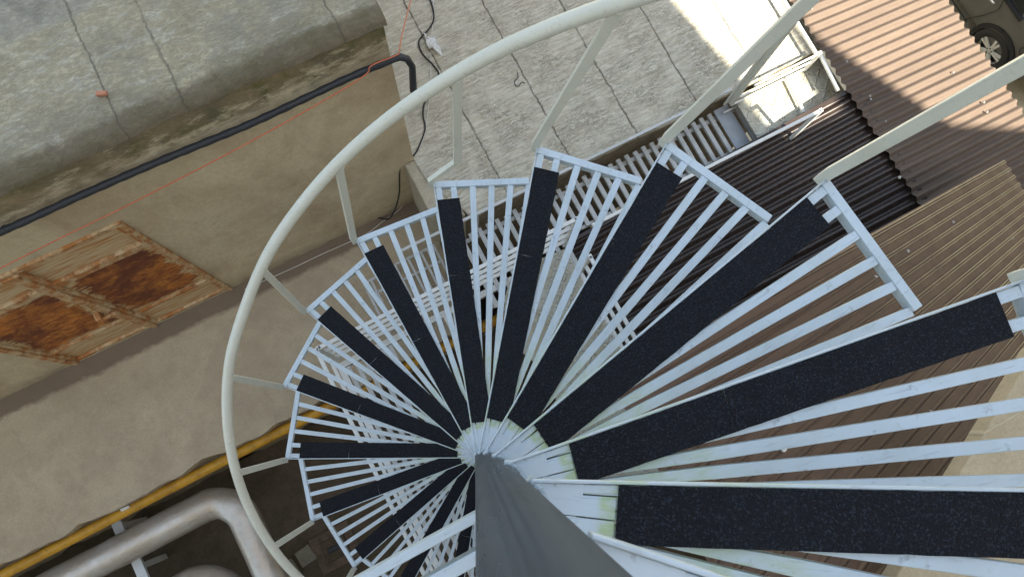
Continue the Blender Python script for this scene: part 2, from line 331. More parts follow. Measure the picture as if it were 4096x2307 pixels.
m = NM('yellow_pipe', (.5, .26, .02), .5); c = m.mix(m.ramp(m.noise(9, 7, .7), .45, .7), (.56, .29, .02), (.36, .17, .015)); c = m.mix(m.ramp(m.noise(60, 4), .64, .72), c, (.1, .05, .02)); m.col(c); M['yellow'] = m.m
m = NM('foil_wrap', (.42, .38, .34), .38, .55)
c = m.mix(m.ramp(m.noise(4, 6, .7), .4, .65), (.60, .57, .51), (.50, .42, .33)); m.col(c)
wv = m.n('ShaderNodeTexNoise'); wv.inputs['Scale'].default_value = 11; wv.inputs['Detail'].default_value = 9; wv.inputs['Distortion'].default_value = .7; m.l(m.co(), wv.inputs['Vector'])
m.bump(m.math('ADD', m.math('ABSOLUTE', m.math('SUBTRACT', wv.outputs['Fac'], .5)), m.math('MULTIPLY', m.noise(5, 4), .6)), .45, .02); M['foil'] = m.m
m = NM('black_conduit', (.022, .025, .03), .5); m.bump(m.noise(80, 4), .3, .003); M['conduit'] = m.m
M['orange'] = NM('orange_cord', (.50, .15, .07), .6).m
M['black'] = NM('black_rubber', (.015, .015, .015), .6).m
M['whitewire'] = NM('white_wire', (.6, .58, .52), .6).m
m = NM('plastic_bag', (.75, .75, .72), .45); m.b.inputs['Alpha'].default_value = .8; m.bump(m.noise(40, 5), .6, .004); M['bag'] = m.m
M['bag2'] = NM('white_chip', (.7, .68, .62), .8).m
m = NM('brick', (.45, .2, .12), .9); m.bump(m.noise(60, 5), .6, .004); M['brick'] = m.m
m = NM('car_paint', (.05, .045, .035), .4, .1); m.col(m.mix(m.ramp(m.noise(3, 6), .35, .7), (.11, .10, .08), (.15, .135, .105))); m.b.inputs['Coat Weight'].default_value = .5; M['car'] = m.m
M['glass'] = NM('dark_glass', (.02, .025, .022), .08).m
M['trim'] = NM('black_trim', (.012, .012, .012), .5).m
M['chrome'] = NM('bright_handle', (.8, .78, .7), .25, .7).m
m = NM('alloy', (.75, .72, .62), .4, .1); M['alloy'] = m.m
m = NM('tyre', (.035, .032, .026), .85); m.bump(m.noise(60, 3), .4, .004); M['tyre'] = m.m
m = NM('black_tank', (.02, .02, .022), .55); M['tank'] = m.m

# ------------------------------------------------------------------ setting: ground, yards, terrace
g = MB(); N = 40
for i in range(N+1):
    for j in range(N+1):
        g.v.append(Vector((-60+120*i/N, -60+120*j/N, -9.1)))
for i in range(N):
    for j in range(N): g.f.append((i*(N+1)+j, (i+1)*(N+1)+j, (i+1)*(N+1)+j+1, i*(N+1)+j+1))
tag(obj('ground', g, M['ground'], uv=True), 'pale sunlit ground far below, under the parked car', kind='structure')
ZT, ZP, ZW, ZL, ZY = -2.23, -3.87, -4.65, -4.10, -5.60

def wavy(p, q, n, amp, seed=0, sc=6):       # broken edge between two points in plan
    out = []
    for i in range(n):
        t = i/n; x = p[0]+(q[0]-p[0])*t; y = p[1]+(q[1]-p[1])*t
        d = noise.noise(Vector((x*sc, y*sc, seed)))*amp+noise.noise(Vector((x*sc*4, y*sc*4, seed)))*amp*.4
        L = math.hypot(q[0]-p[0], q[1]-p[1]); out.append((x-(q[1]-p[1])/L*d, y+(q[0]-p[0])/L*d))
    return out
# lower yard under the stair
tag(obj('yard', MB().box(-14, 3.6, -9, .76, -9.05, ZY), M['pit'], origin=(-2, 0, ZY), uv=True), 'dark concrete floor of the sunken yard', kind='structure')
# walkway with a broken edge above the yellow pipe
poly = wavy((-11, .755), (.40, .755), 220, .034, 3)+[(.40, .755), (.40, 1.78), (-11, 1.78)]
tag(obj('walkway', MB().prism(poly, -9.04, ZW), M['walk'], origin=(0, .70, ZW), uv=True), 'brown concrete walkway in front of the rusty door', kind='structure')
# ledge strip at the wall foot
# building with terrace roof: wall + slab
bl = thing('concrete_building', (0, 1.78, ZW), 'low building with stained beige wall and grey concrete roof terrace', 'building')
O = (0, 1.78, ZW)
# wall with door opening
wl = MB(); u0, u1, dz = -2.225, -1.06, -2.935
wl.box(-12, u0, 1.78, 1.98, ZW, ZT-.035); wl.box(u1, .44, 1.78, 1.98, ZW, ZT-.035); wl.box(u0, u1, 1.78, 1.98, dz, ZT-.035); wl.box(.24, .44, 1.98, 12, ZP-.3, ZT-.035)
obj('wall', wl, M['wall'], bl, O)
poly = wavy((-12, 1.775), (.455, 1.775), 240, .012, 9)+wavy((.455, 1.775), (.44, 12), 60, .012, 5)+[(.44, 12), (-12, 12)]
def tz(p):   # rounded lip
    d = p[1]-1.775; return ZT
ts = MB(); nU = 200
rows = [(0, -.05), (.01, -.02), (.035, -.006), (.08, 0), (.3, .004), (1, .01), (10.2, .02)]
for i in range(nU+1):
    uu = -12+12.455*i/nU
    for (dv, dzz) in rows:
        wob = (noise.noise(Vector((uu*3, dv*4, 1)))*.014+noise.noise(Vector((uu*11, dv*9, 4)))*.006) if dv < .5 else 0
        ts.v.append(Vector((uu, 1.772+dv+wob, ZT+dzz+(noise.noise(Vector((uu*5, dv*5, 3)))*.006))))
R_ = len(rows)
for i in range(nU):
    for j in range(R_-1): ts.f.append((i*R_+j, (i+1)*R_+j, (i+1)*R_+j+1, i*R_+j+1))
b0 = len(ts.v)      # side face
for j, (dv, dzz) in enumerate(rows): ts.v.append(Vector((.457, 1.772+dv, ZT-.06)))
for j in range(R_-1): ts.f.append((nU*R_+j, b0+j, b0+j+1, nU*R_+j+1))
obj('roof_slab', ts, M['terrace'], bl, (0, 1.775, ZT), sm=50).location = (0, -.005, ZT-ZW)

# rusty double door
dr = thing('rusty_door', (-1.64, 1.80, ZW), 'rusty double steel door with peeling cream paint in the beige wall', 'door')
DO = (-1.64, 1.80, ZW)
fr = MB(); fv = (1.765, 1.83)
fr.box(-1.09, -1.062, *fv, ZW-.0, -2.93); fr.box(-2.235, -2.20, *fv, ZW, -2.93); fr.box(-2.20, -1.09, *fv, -2.965, -2.93)
obj('door_frame', fr, M['door_frame'], dr, DO, bevel=.004)
def edge_panel(u0, u1, z0, z1, vv):
    me = bpy.data.meshes.new('rust_panel'); n = 24; vs = []; ed = []
    for i in range(n+1):
        for j in range(n+1):
            a, b = i/n, j/n; vs.append((u0+(u1-u0)*a-DO[0], vv-DO[1], z0+(z1-z0)*b-DO[2])); ed.append(min(a, 1-a)*(u1-u0)+0 if min(a, 1-a)*(u1-u0) < min(b, 1-b)*(z1-z0) else min(b, 1-b)*(z1-z0))
    me.from_pydata(vs, [], [(i*(n+1)+j, (i+1)*(n+1)+j, (i+1)*(n+1)+j+1, i*(n+1)+j+1) for i in range(n) for j in range(n)])
    at_ = me.attributes.new('edge', 'FLOAT', 'POINT')
    for i, e in enumerate(ed): at_.data[i].value = e
    return me
for (a, b, nm) in ((-1.625, -1.092, 'r'), (-2.198, -1.665, 'l')):
    lf = MB(); lf.box(a, b, 1.80, 1.83, ZW+.02, -2.97)
    leaf = obj('door_leaf', lf, M['door_streak'], dr, DO)
    fm = MB(); t = .022
    for (z0, z1) in ((-3.36, -3.29), (-4.30, -4.255), (ZW+.02, ZW+.06)): fm.box(a, b, 1.778, 1.80, z0, z1)
    fm.box(a, a+t, 1.776, 1.80, ZW+.02, -2.97); fm.box(b-t, b, 1.776, 1.80, ZW+.02, -2.97)
    obj('door_rail', fm, M['door_frame'], leaf, (0, 0, 0), bevel=.003).location = -Vector(DO)
    obj('rust_panel', edge_panel(a+t+.002, b-t-.002, -4.252, -3.362, 1.792), M['rust_panel'], leaf)
mm = MB(); mm.box(-1.665, -1.625, 1.762, 1.80, ZW, -2.97); mm.box(-1.69, -1.60, 1.755, 1.77, -2.99, -2.965)
obj('door_mullion', mm, M['door_frame'], dr, DO, bevel=.006)
hd = MB(); hd.bar((-1.74, 1.745, -3.99), (-1.64, 1.745, -3.99), .018, .018); hd.box(-1.735, -1.70, 1.74, 1.80, -4.02, -3.955); hd.ball((-1.625, 1.742, -3.97), .018)
obj('door_bolt', hd, M['door_frame'], dr, DO, sm=40)

# stone platform on the right of the wall
pb = thing('stone_platform', (1.5, 1.6, ZP), 'pale cracked stone platform with a broken front edge', 'platform')
PO = (1.5, 1.6, ZP)
slab = wavy((.60, 1.275), (3.34, 1.255), 140, .016, 21, 5)+[(3.34, 1.255), (3.34, 12), (.44, 12), (.44, 1.785), (.455, 1.60), (.53, 1.42)]
sm_ = MB().prism(slab, ZP-.05, ZP)
o = obj('stone_slab', sm_, M['platform'], pb, (0, 0, ZP)); o.location = (-1.5, -1.6, 0); 
mb = MB().prism([(.57, 1.325), (3.32, 1.28), (3.32, 12), (.57, 12)], -9.03, ZP-.052)
obj('stone_block', mb, M['stone'], pb, PO)
pr_ = wavy((.372, 1.46), (.372, 1.79), 20, .006, 2)+[(.372, 1.79), (.56, 1.79), (.58, 1.30), (.46, 1.38)]
obj('pier', MB().prism([(.374, 1.44), (.568, 1.30), (.568, 1.778), (.374, 1.778)], -9.03, ZP-.012), M['pier'], pb, PO, bevel=.008)

# ------------------------------------------------------------------ spiral staircase
DTH, H = 0.35199622937491054, 0.2412418436733572
st = thing('spiral_staircase', (0, 0, -5.6), 'white steel spiral staircase with black grit strips, winding down round a dark column', 'staircase', uv=False)
st_z = -5.6
def st_child(o, z=0, rz=0): o.parent = st; o.location = (0, 0, z-st_z); o.rotation_euler = (0, 0, rz); return o
cl = MB(); n = 48; zs = [-5.6, -4, -2, -1, -.5, 0, .3, .6, 1.2]
cl.tube([(0, 0, z) for z in zs], .0281, 48)
st_child(obj('column', cl, M['column'], sm=40))
OFp, ORp, IFp, IRp = (.6647, .0747), (.6685, .0167), (.092, .0294), (.092, -.0199)
CBp, CCp = Vector((.711, -.170)), Vector((.7185, .079))
def lerp(a, b, t): return a+(b-a)*t
SEAM = {0: .503, 1: .291, 2: .464, 3: .486, 4: .459, 5: .464, 6: .375}
def build_tread(k):
    zt = -H*k
    # outer channel with the tread's tapered radial bars as sub-parts
    ob = MB(); d = (CBp-CCp).normalized(); nrm = Vector((-d.y, d.x))
    if nrm.x > 0: nrm = -nrm
    a, b = CCp, CBp; ia, ib = a+nrm*.0168, b+nrm*.0168
    ob.prism([a, b, ib, ia], -.024, 0)
    tr = obj('tread', ob, M['tread'], bevel=.0012); st_child(tr, zt, DTH*k)
    def pt(x, y): return (x, y)
    # six radial bars
    for i in range(6):
        f = i/5
        oc = ia.lerp(ib, f); wo = .0155
        if i == 0: oc = oc+(ib-ia).normalized()*(wo/2+.003)
        if i == 5: oc = oc-(ib-ia).normalized()*.001
        yi = .0205-.0074*i; wi = .0070
        e = Vector((0, 1)); pin = Vector((.026, yi)); dd = (oc-pin).normalized(); nn = Vector((-dd.y, dd.x))
        pm = pin.lerp(oc, .09); pk = pin.lerp(oc, .34); wk = wo; wm = .0078
        poly = [pin+e*wi/2, pm+e*wm/2, pk+nn*wk/2, oc+nn*wo/2, oc-nn*wo/2, pk-nn*wk/2, pm-e*wm/2, pin-e*wi/2]
        z = -.0012-.0003*i-(.003 if i == 5 else 0)
        obj('slat', MB().prism(list(reversed(poly)), -.021, z), M['tread'], tr, bevel=.0010)
    # front plate whose top edge stands a little proud
    p0, p1 = Vector((.016, .0237)), Vector((.7165, .0796))
    dd = (p1-p0).normalized(); nn = Vector((-dd.y, dd.x))
    obj('nosing', MB().prism([p0, p1, p1+nn*.0030, p0+nn*.0030], -.010, .0022), M['tread'], tr, bevel=.0010)
    hp = MB(); hp.prism([(.012, .0236), (.030, .0246), (.062, .0270), (.062, .0130), (.012, .0130)], -.012, -.0006); hp.prism([(.012, .0124), (.091, .0165), (.091, .0004), (.012, .0004)], -.012, -.0007); hp.prism([(.012, -.0002), (.058, -.0002), (.058, -.0008), (.091, -.0012), (.091, -.0200), (.012, -.0195)], -.012, -.0009)
    obj('hub_plate', hp, M['tread'], tr, bevel=.001)
    # grit tape, two lengths with a butt joint
    sx = SEAM.get(k, .46+.03*math.sin(k*2.3))
    def strip(xa, xb):
        n = 26; up = []; lo = []
        for i in range(n+1):
            t = i/n; x = lerp(xa, xb, t); tt = (x-.092)/(.6665-.092)
            j1 = noise.noise(Vector((x*60, k*3.1, 1)))*.0006; j2 = noise.noise(Vector((x*60, k*3.1, 5)))*.0007
            up.append((x, lerp(.0290, .0752, tt)+j1)); lo.append((x+(.002*tt if i == n else 0), lerp(-.0199, .0162, tt)+j2))
        m = MB()
        for z in (.0002, .0016):
            for q in up+lo: m.v.append(Vector((q[0], q[1], z)))
        c = 2*(n+1)
        for i in range(n):
            m.f.append((c+i, c+(n+1)+i, c+(n+1)+i+1, c+i+1)); m.f.append((i+1, (n+1)+i+1, (n+1)+i, i))
            m.f.append((i, c+i, c+i+1, i+1)); m.f.append((n+1+i+1, c+n+1+i+1, c+n+1+i, n+1+i))
        m.f.append((0, n+1, c+n+1, c)); m.f.append((n, c+n, c+n+1+n, n+1+n)); return m
    obj('grit_strip', strip(.092, sx-.0006), M['grit'], tr); obj('grit_strip', strip(sx+.0006, .6665), M['grit'], tr)
    # weld round the column
    wm_ = MB(); n = 26; a0, a1 = rad(62), rad(-62); path = []; rs = []
    for i in range(n+1):
        a = lerp(a0, a1, i/n); j = noise.noise(Vector((a*5, k*2.7, 0))); path.append((math.cos(a)*(.0302+.0014*j), math.sin(a)*(.0302+.0014*j), -.0015+.0022*j)); rs.append(.0042+.0022*noise.noise(Vector((a*9, k, 4))))
    wm_.tube(path, rs, 8)
    if k >= 0: obj('weld', wm_, M['weld'], tr, sm=60)
    return tr
NT = 17
for k in range(0, NT): build_tread(k)
# uppermost step, partly in view at the bottom of the picture
tm1 = build_tread(-1); tm1.location.z = .30-st_z; tm1.rotation_euler.z = -DTH*.82

# handrail through points measured on its cylinder
RR = .74
rp = [(736, 1440), (670, 1354), (619.6, 1264), (580.5, 1132), (572.5, 975), (641.6, 714), (794, 475), (880.5, 385), (988, 296.5), (1158, 182.8), (1366, 83), (1480, 40), (1610, -3), (1800, -70), (2150, -190), (2600, -330)]
def cyl(p, R=RR):
    d = ray(*p); a = d.x**2+d.y**2; b = 2*(CP.x*d.x+CP.y*d.y); c = CP.x**2+CP.y**2-R*R; s = (-b+math.sqrt(b*b-4*a*c))/(2*a); return CP+d*s
zz = []
for p in rp:
    q = cyl(p); th = math.atan2(q.y, q.x); th += 2*math.pi if th < 0 else 0; zz.append((th, q.z))
zz.sort()
nn_ = len(zz); mx = sum(a for a, b in zz)/nn_; mz = sum(b for a, b in zz)/nn_
sl_ = sum((a-mx)*(b-mz) for a, b in zz)/sum((a-mx)**2 for a, b in zz)
def rail_z(th):
    base = mz+sl_*(th-mx); s = 0; wt = 0
    for a, b in zz:
        w_ = math.exp(-((th-a)/.2)**2); s += w_*(b-(mz+sl_*(a-mx))); wt += w_
    return base+(s/(wt+.15))
hr = MB(); path = []
th = -.25
while th < 17*DTH: path.append((RR*math.cos(th), RR*math.sin(th), rail_z(th))); th += .045
hr.tube(path, .0145, 16); st_child(obj('handrail', hr, M['cream'], sm=50))
tops = {2: (2850, 41), 3: (2200, -150), 4: (1557, 28), 5: (1152, 205), 6: (860, 433), 7: (670, 687), 8: (588, 951), 9: (603, 1189), 10: (690, 1374)}
for k in range(0, NT):
    rz = DTH*k; zt = -H*k
    loc = Vector((.7185, .086, 0)); r = math.hypot(loc.x, loc.y); a0 = math.atan2(loc.y, loc.x)+rz
    foot = Vector((r*math.cos(a0), r*math.sin(a0), zt-.028)); f1 = foot.copy(); f1.z = zt+.012
    if k in tops: q = cyl(tops[k]); ta = math.atan2(q.y, q.x)
    else: ta = a0+rad(-2 if k < 3 else 2.2)
    if ta < -1: ta += 2*math.pi
    tp = Vector(((RR)*math.cos(ta), (RR)*math.sin(ta), rail_z(ta)-.004))
    pth = [foot, f1, tp]
    if k == 5:
        kn = cyl((1150, 405), .735); pth = [foot, f1, kn, tp]
    m = MB(); rd = Vector((math.cos(a0), math.sin(a0), 0)); tg = Vector((-math.sin(a0), math.cos(a0), 0)); sec = []
    wr, wt = .013, .019
    for p in pth:
        for a, b in ((-1, -1), (1, -1), (1, 1), (-1, 1)): sec.append(p+rd*(a*wr/2)+tg*(b*wt/2))
    fs = [(3, 2, 1, 0)]
    for i in range(len(pth)-1):
        for e in range(4): fs.append((i*4+e, i*4+(e+1) % 4, (i+1)*4+(e+1) % 4, (i+1)*4+e))
    L = (len(pth)-1)*4; fs.append((L, L+1, L+2, L+3)); m.add(sec, fs)
    o = obj('baluster', m, M['cream'], bevel=.0012); st_child(o)
    wb = MB().ball(tp-Vector((0, 0, .011)), .0135, (1.0, 1.0, .55), 8); st_child(obj('weld', wb, M['cream'], sm=60))
    if k == 5: o['label'] = 'baluster with a kinked foot'

# top landing joists, lower left
jt = thing('landing_joist', at(1190, 1310, -.35), 'upper of the two near white joists left of the column', 'joist', 'joists of the top landing')
def joist(root, ya, yb, x=1190):
    p = at(x, ya, -.35); q = at(x, yb, -.35); v0, v1 = sorted((p.y, q.y)); us = min(p.x, q.x)
    o = root.location
    org = to_uv(o); obj('beam', MB().box(us-2.2, us+.045, v0, v1, -.39, -.35), M['tread'], root, org, bevel=.0015)
joist(jt, 1292, 1319)
j2 = thing('landing_joist', at(1190, 1400, -.35), 'lower of the two near white joists left of the column', 'joist', 'joists of the top landing'); joist(j2, 1388, 1428)

# ------------------------------------------------------------------ lower landing with railings
ld = thing('lower_landing', (.3, .5, ZL), 'lower steel landing of diamond plate and slats with low white railings', 'landing'); LO = (.3, .5, ZL)
pl = MB(); pts = []
for i in range(15):
    a = rad(100+i*9); pts.append((.86+.37*math.cos(a)*1.0, .50+.40*math.sin(a)))
poly = [(1.075, -1.0), (1.075, .86), (.80, .88)]+pts[1:]+[(.30, -1.0)]
dm = MB().prism(list(reversed(poly)), ZL-.006, ZL); dm.prism([(-.19, -1.0), (.298, -1.0), (.298, .24), (-.19, .24)], ZL-.006, ZL); obj('diamond_floor', dm, M['diamond'], ld, LO)
for i in range(6): obj('slat', MB().box(-.53+i*.058, -.502+i*.058, -1.2, .815, ZL-.03, ZL-.004), M['old_white'], ld, LO, bevel=.002)
fr = MB(); fr.box(1.045, 1.085, -1, .86, ZL-.07, ZL-.008); fr.box(-.58, 1.08, .82, .86, ZL-.07, ZL-.008); fr.box(-.58, -.54, -1.2, .82, ZL-.07, ZL-.008); fr.box(.16, .20, -1.2, .82, ZL-.07, ZL-.009)
obj('floor_frame', fr, M['white_steel'], ld, LO, bevel=.003)
def railing(root, org, a, b, z0, z1, nb, w=.018, posts=(0, 1), name='rail_bar', mat='white_steel'):
    a = Vector((*a, 0)); b = Vector((*b, 0))
    for i in range(nb):
        z = lerp(z1, z0, i/(nb-.3)); m = MB().bar((a.x, a.y, z), (b.x, b.y, z), w, w); obj(name, m, M[mat], root, org, bevel=.002)
    for t in posts:
        p = a.lerp(b, t); obj('railing_post', MB().bar((p.x, p.y, z0-.02), (p.x, p.y, z1+w/2), w*1.15, w*1.15, (1, 0, 0)), M[mat], root, org, bevel=.002)
railing(ld, LO, (-.55, .885), (1.085, .885), ZL, -3.50, 4, .022, (0, .5, 1))
railing(ld, LO, (-.565, .88), (-.565, -1.2), ZL, -3.50, 2, .022, (0, .4))
railing(ld, LO, (1.06, .66), (1.06, -.9), ZL, -3.55, 3, .022, (0,))
# slatted bridge
br = thing('slatted_bridge', (1.5, 1.05, ZL), 'white slatted steel walkway along the foot of the stone platform', 'walkway'); BO = (1.5, 1.05, ZL)
u = .50; i = 0
while u < 2.95:
    j = random.uniform(-.006, .006); top = 1.245+random.uniform(-.006, .012)
    m = MB().box(u-.015, u+.015, .72 if u < 1.1 else .93, top, ZL-.03, ZL-.004)
    obj('slat', m, M['old_white'], br, BO, bevel=.002); u += .0665
m = MB(); m.box(.46, 3.0, 1.195, 1.222, ZL-.062, ZL-.032); m.box(.46, 3.0, .93, .955, ZL-.062, ZL-.032); m.box(.46, 1.1, .73, .76, ZL-.062, ZL-.032); obj('bearer', m, M['old_white'], br, BO, bevel=.003)
railing(br, BO, (1.15, .81), (2.75, .81), ZL, -3.5, 1, .02, (1,))
gp = thing('steel_sheet', (2.51, 1.09, ZL+.02), 'grey sheet metal offcut lying on the slatted walkway', 'sheet')
obj('sheet_plate', MB().prism([(2.46, .94), (2.575, .94), (2.575, 1.25), (2.46, 1.25)], ZL+.001, ZL+.012), M['grey_sheet'], gp, (2.51, 1.09, ZL+.02))
dp = thing('diamond_plate_floor', (2.8, .9, ZL), 'bright sunlit metal floor plate beside the brown roof', 'floor plate')
obj('floor_plate', MB().prism([(2.58, .925), (3.3, .925), (3.3, 1.245), (2.58, 1.245)], -4.0, -3.985), M['diamond'], dp, (2.8, .9, ZL))
# grey guard rail along the platform edge
pg = thing('guard_rail', (1.3, 1.29, -3.8), 'thin grey rail running along the front edge of the stone platform', 'rail')
m = MB().tube([(-.0, 1.035, -3.55), (.45, 1.17, -3.66), (1.33, 1.30, -3.79), (2.5, 1.285, -3.80)], .011, 10)
m = MB().bar((.1, 1.245, -3.76), (2.47, 1.245, -3.76), .017, .017)
obj('rail_bar', m, M['old_white'], pg, (1.3, 1.29, -3.8))
for u in (.62, 1.36, 2.1): obj('railing_post', MB().bar((u, 1.245, -4.12), (u, 1.245, -3.77), .016, .016, (1, 0, 0)), M['old_white'], pg, (1.3, 1.29, -3.8))
# gate railing in the sunny corner
gr = thing('gate_railing', (2.8, 1.2, ZL), 'white sunlit railing with a tall post at the corner of the platform', 'railing'); GO = (2.8, 1.2, ZL)
obj('tall_post', MB().bar((2.475, 1.19, ZP), (2.475, 1.19, -2.83), .035, .02, (1, 0, 0)), M['cream'], gr, GO, bevel=.002)
obj('tall_post', MB().bar((2.435, 1.20, ZP), (2.435, 1.20, -2.95), .016, .016, (1, 0, 0)), M['cream'], gr, GO, bevel=.002)
for i, (z, ua) in enumerate(((-3.76, 2.62), (-3.86, 2.55), (-3.96, 2.52), (-4.06, 2.50))):
    obj('rail_bar', MB().bar((ua, 1.2, z), (3.13, 1.2, z), .011, .011), M['white_steel'], gr, GO)
obj('railing_post', MB().bar((3.13, 1.2, ZL), (3.13, 1.2, -3.74), .022, .022, (1, 0, 0)), M['white_steel'], gr, GO)
for (ua, ub, z, v1) in ((3.09, 3.13, -3.76, 3.2),): obj('rail_bar', MB().bar((3.11, 1.2, z), (3.15, v1, z), .02, .02), M['white_steel'], gr, GO)
for (uu, z) in ((3.10, -3.80), (2.90, -3.94)): obj('rail_bar', MB().bar((uu+.06, 1.2, z), (uu+.03, .93, z), .018, .018), M['white_steel'], gr, GO)
for vv in (2.0, 2.8): obj('railing_post', MB().bar((3.12, vv, ZP), (3.12, vv, -3.75), .018, .018, (1, 0, 0)), M['white_steel'], gr, GO)

# ------------------------------------------------------------------ corrugated roofs
def sheet(u0, u1, v0, v1, zf, pitch, amp, kind='sine', nu=24, jit=.002, seed=0):
    m = MB(); per = 10 if kind == 'sine' else 8; n = int(round((v1-v0)/pitch)); cols = []
    if kind == 'sine':
        for i in range(n*per+1): cols.append((v0+(v1-v0)*i/(n*per), amp*math.sin(2*math.pi*i/per)))
    else:
        for i in range(n):
            b = v0+i*pitch
            for f, h in ((0, 0), (.50, 0), (.60, 1), (.66, 1), (.70, .45), (.78, .45), (.82, 1), (.88, 1)): cols.append((b+f*pitch, h*amp))
        cols.append((v0+n*pitch, 0))
    nc = len(cols)
    for i in range(nu+1):
        t = i/nu; uu = lerp(u0, u1, t)
        for (vv, hh) in cols:
            ju = noise.noise(Vector((vv*9, seed, i == 0)))*jit if i in (0, nu) else 0
            wz = noise.noise(Vector((uu*1.7, vv*2.5, seed)))*jit*(1.4 if kind == 'sine' else .5)
            m.v.append(Vector((uu+ju, vv, zf(uu, vv)+hh+wz)))
    top = len(m.v)
    for i in range(nu+1):
        for j in range(nc): p = m.v[i*nc+j]; m.v.append(Vector((p.x, p.y, p.z-.002)))
    for i in range(nu):
        for j in range(nc-1):
            a = i*nc+j; q = (a, a+nc, a+nc+1, a+1); m.f.append(q); m.f.append(tuple(top+x for x in reversed(q)))
    for j in range(nc-1): m.f.append((j+1, top+j+1, top+j, j)); b = nu*nc; m.f.append((b+j, top+b+j, top+b+j+1, b+j+1))
    for i in range(nu): m.f.append((i*nc, top+i*nc, top+(i+1)*nc, (i+1)*nc)); b = nc-1; m.f.append(((i+1)*nc+b, top+(i+1)*nc+b, top+i*nc+b, i*nc+b))
    return m
def screw(root, org, p):
    m = MB().tube([(p[0], p[1], p[2]-.004), (p[0], p[1], p[2]+.001)], .0075, 12); m.tube([(p[0], p[1], p[2]+.001), (p[0], p[1], p[2]+.007)], .0045, 6); obj('screw', m, M['zinc'], root, org)
ZR = -3.82; UR = 3.24
sB = math.tan(rad(10)); sA = math.tan(rad(9))
fB = lambda u, v: ZR-.012+(u-UR)*sB
fA = lambda u, v: ZR+.012-(u-UR)*sA
rb = thing('dark_roof', (2.2, 0, -4.0), 'dark glossy brown corrugated roof sloping down towards the stair', 'roof'); RBO = (2.2, 0, -4.0)
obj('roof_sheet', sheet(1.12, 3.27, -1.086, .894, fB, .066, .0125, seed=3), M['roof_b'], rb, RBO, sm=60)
obj('edge_trim', MB().prism([(1.12, .889), (3.20, .889), (3.20, .915), (1.12, .915)], lambda p: fB(p[0], 0)-.02, lambda p: fB(p[0], 0)+.017), M['roof_b'], rb, RBO)
nB = (-sB, 0, 1); kB = ZR-.012-UR*sB
for p in ((1768, 538),): q = onpl(*p, nB, kB); screw(rb, RBO, q+Vector((0, 0, .012)))
obj('barge_board', MB().prism([(1.32, .918), (1.85, .918), (1.85, .955), (1.32, .955)], lambda p: fB(p[0], 0)-.03, lambda p: fB(p[0], 0)+.004), M['tan'], rb, RBO)
ra = thing('sunlit_roof', (3.6, 0, -3.7), 'pinkish brown corrugated roof half in sun above the parked car', 'roof'); RAO = (3.6, 0, -3.7)
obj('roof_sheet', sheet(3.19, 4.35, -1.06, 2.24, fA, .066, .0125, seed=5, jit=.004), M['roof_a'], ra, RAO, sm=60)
nA = (sA, 0, 1); kA = ZR+.012+UR*sA
for p in ((2128, 158), (2188, 252), (2040, 25), (2225, 308), (2302, 322), (2395, 185), (2472, 260), (2480, 284), (1988, 110), (2186, 244)):
    q = onpl(*p, nA, kA); screw(ra, RAO, q+Vector((0, 0, .013)))
TC = math.tan(rad(34)); UC, ZC = .385, -1.33
fC = lambda u, v: ZC-(u-UC)*TC
rc = thing('near_roof', (1.5, -1, -2), 'brown ribbed metal roof running down to the right under the upper steps', 'roof'); RCO = (1.5, -1, -2)
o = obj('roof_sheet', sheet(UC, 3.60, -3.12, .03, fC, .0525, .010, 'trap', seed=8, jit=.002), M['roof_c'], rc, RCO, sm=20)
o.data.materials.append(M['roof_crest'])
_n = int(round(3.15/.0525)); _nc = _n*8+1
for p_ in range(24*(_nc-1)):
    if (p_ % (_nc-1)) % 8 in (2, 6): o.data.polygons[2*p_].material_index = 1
nC = (TC, 0, 1); kC = ZC+UC*TC
for p in ((2283, 632), (2397, 559), (2202, 697), (2546, 600), (2339, 1035), (2478, 928), (2534, 433), (2262, 447)):
    q = onpl(*p, nC, kC); screw(rc, RCO, q+Vector((0, 0, .004)))
# tan plastered roof beside it
a_, b_ = at(2255, 1451, -1.55), at(2576, 930, -1.55); dv = (b_-a_)
p0 = a_-dv*1.5; p1 = b_+dv*.12
tn = thing('tan_parapet', (2.6, -1.4, -1.55), 'tan plastered roof edge beside the brown ribbed roof', 'parapet')
obj('plaster_slab', MB().prism([p0[:2], (p1.x+.2, p0.y), (p1.x+.2, p1.y), p1[:2]], -1.63, -1.55), M['tan'], tn, (2.6, -1.4, -1.55), bevel=.006)

for i, (x, y, r_, lab) in enumerate(((1835, 858, .006, 'larger of two white chips lying side by side on the brown ribbed roof'), (1847, 864, .0045, 'smaller of two white chips lying side by side on the brown ribbed roof'), (1897, 890, .005, 'single white chip on the brown ribbed roof between two step slats'), (1967, 1130, .011, 'big white lump of plaster on the brown ribbed roof'))):
    q = onpl(x, y, nC, kC); m = MB().ball((0, 0, 0), r_, (1, .7, .5), 5)
    m.v = [p*(1+.35*noise.noise(p*180+Vector((i, 0, 0)))) for p in m.v]
    o = obj('stone_chip', m, M['bag2'], uv=True, sm=30); o.location = uvz((q.x, q.y, q.z+.010+r_*.4)); tag(o, lab, 'stone chip', 'pale chips on the brown roof')
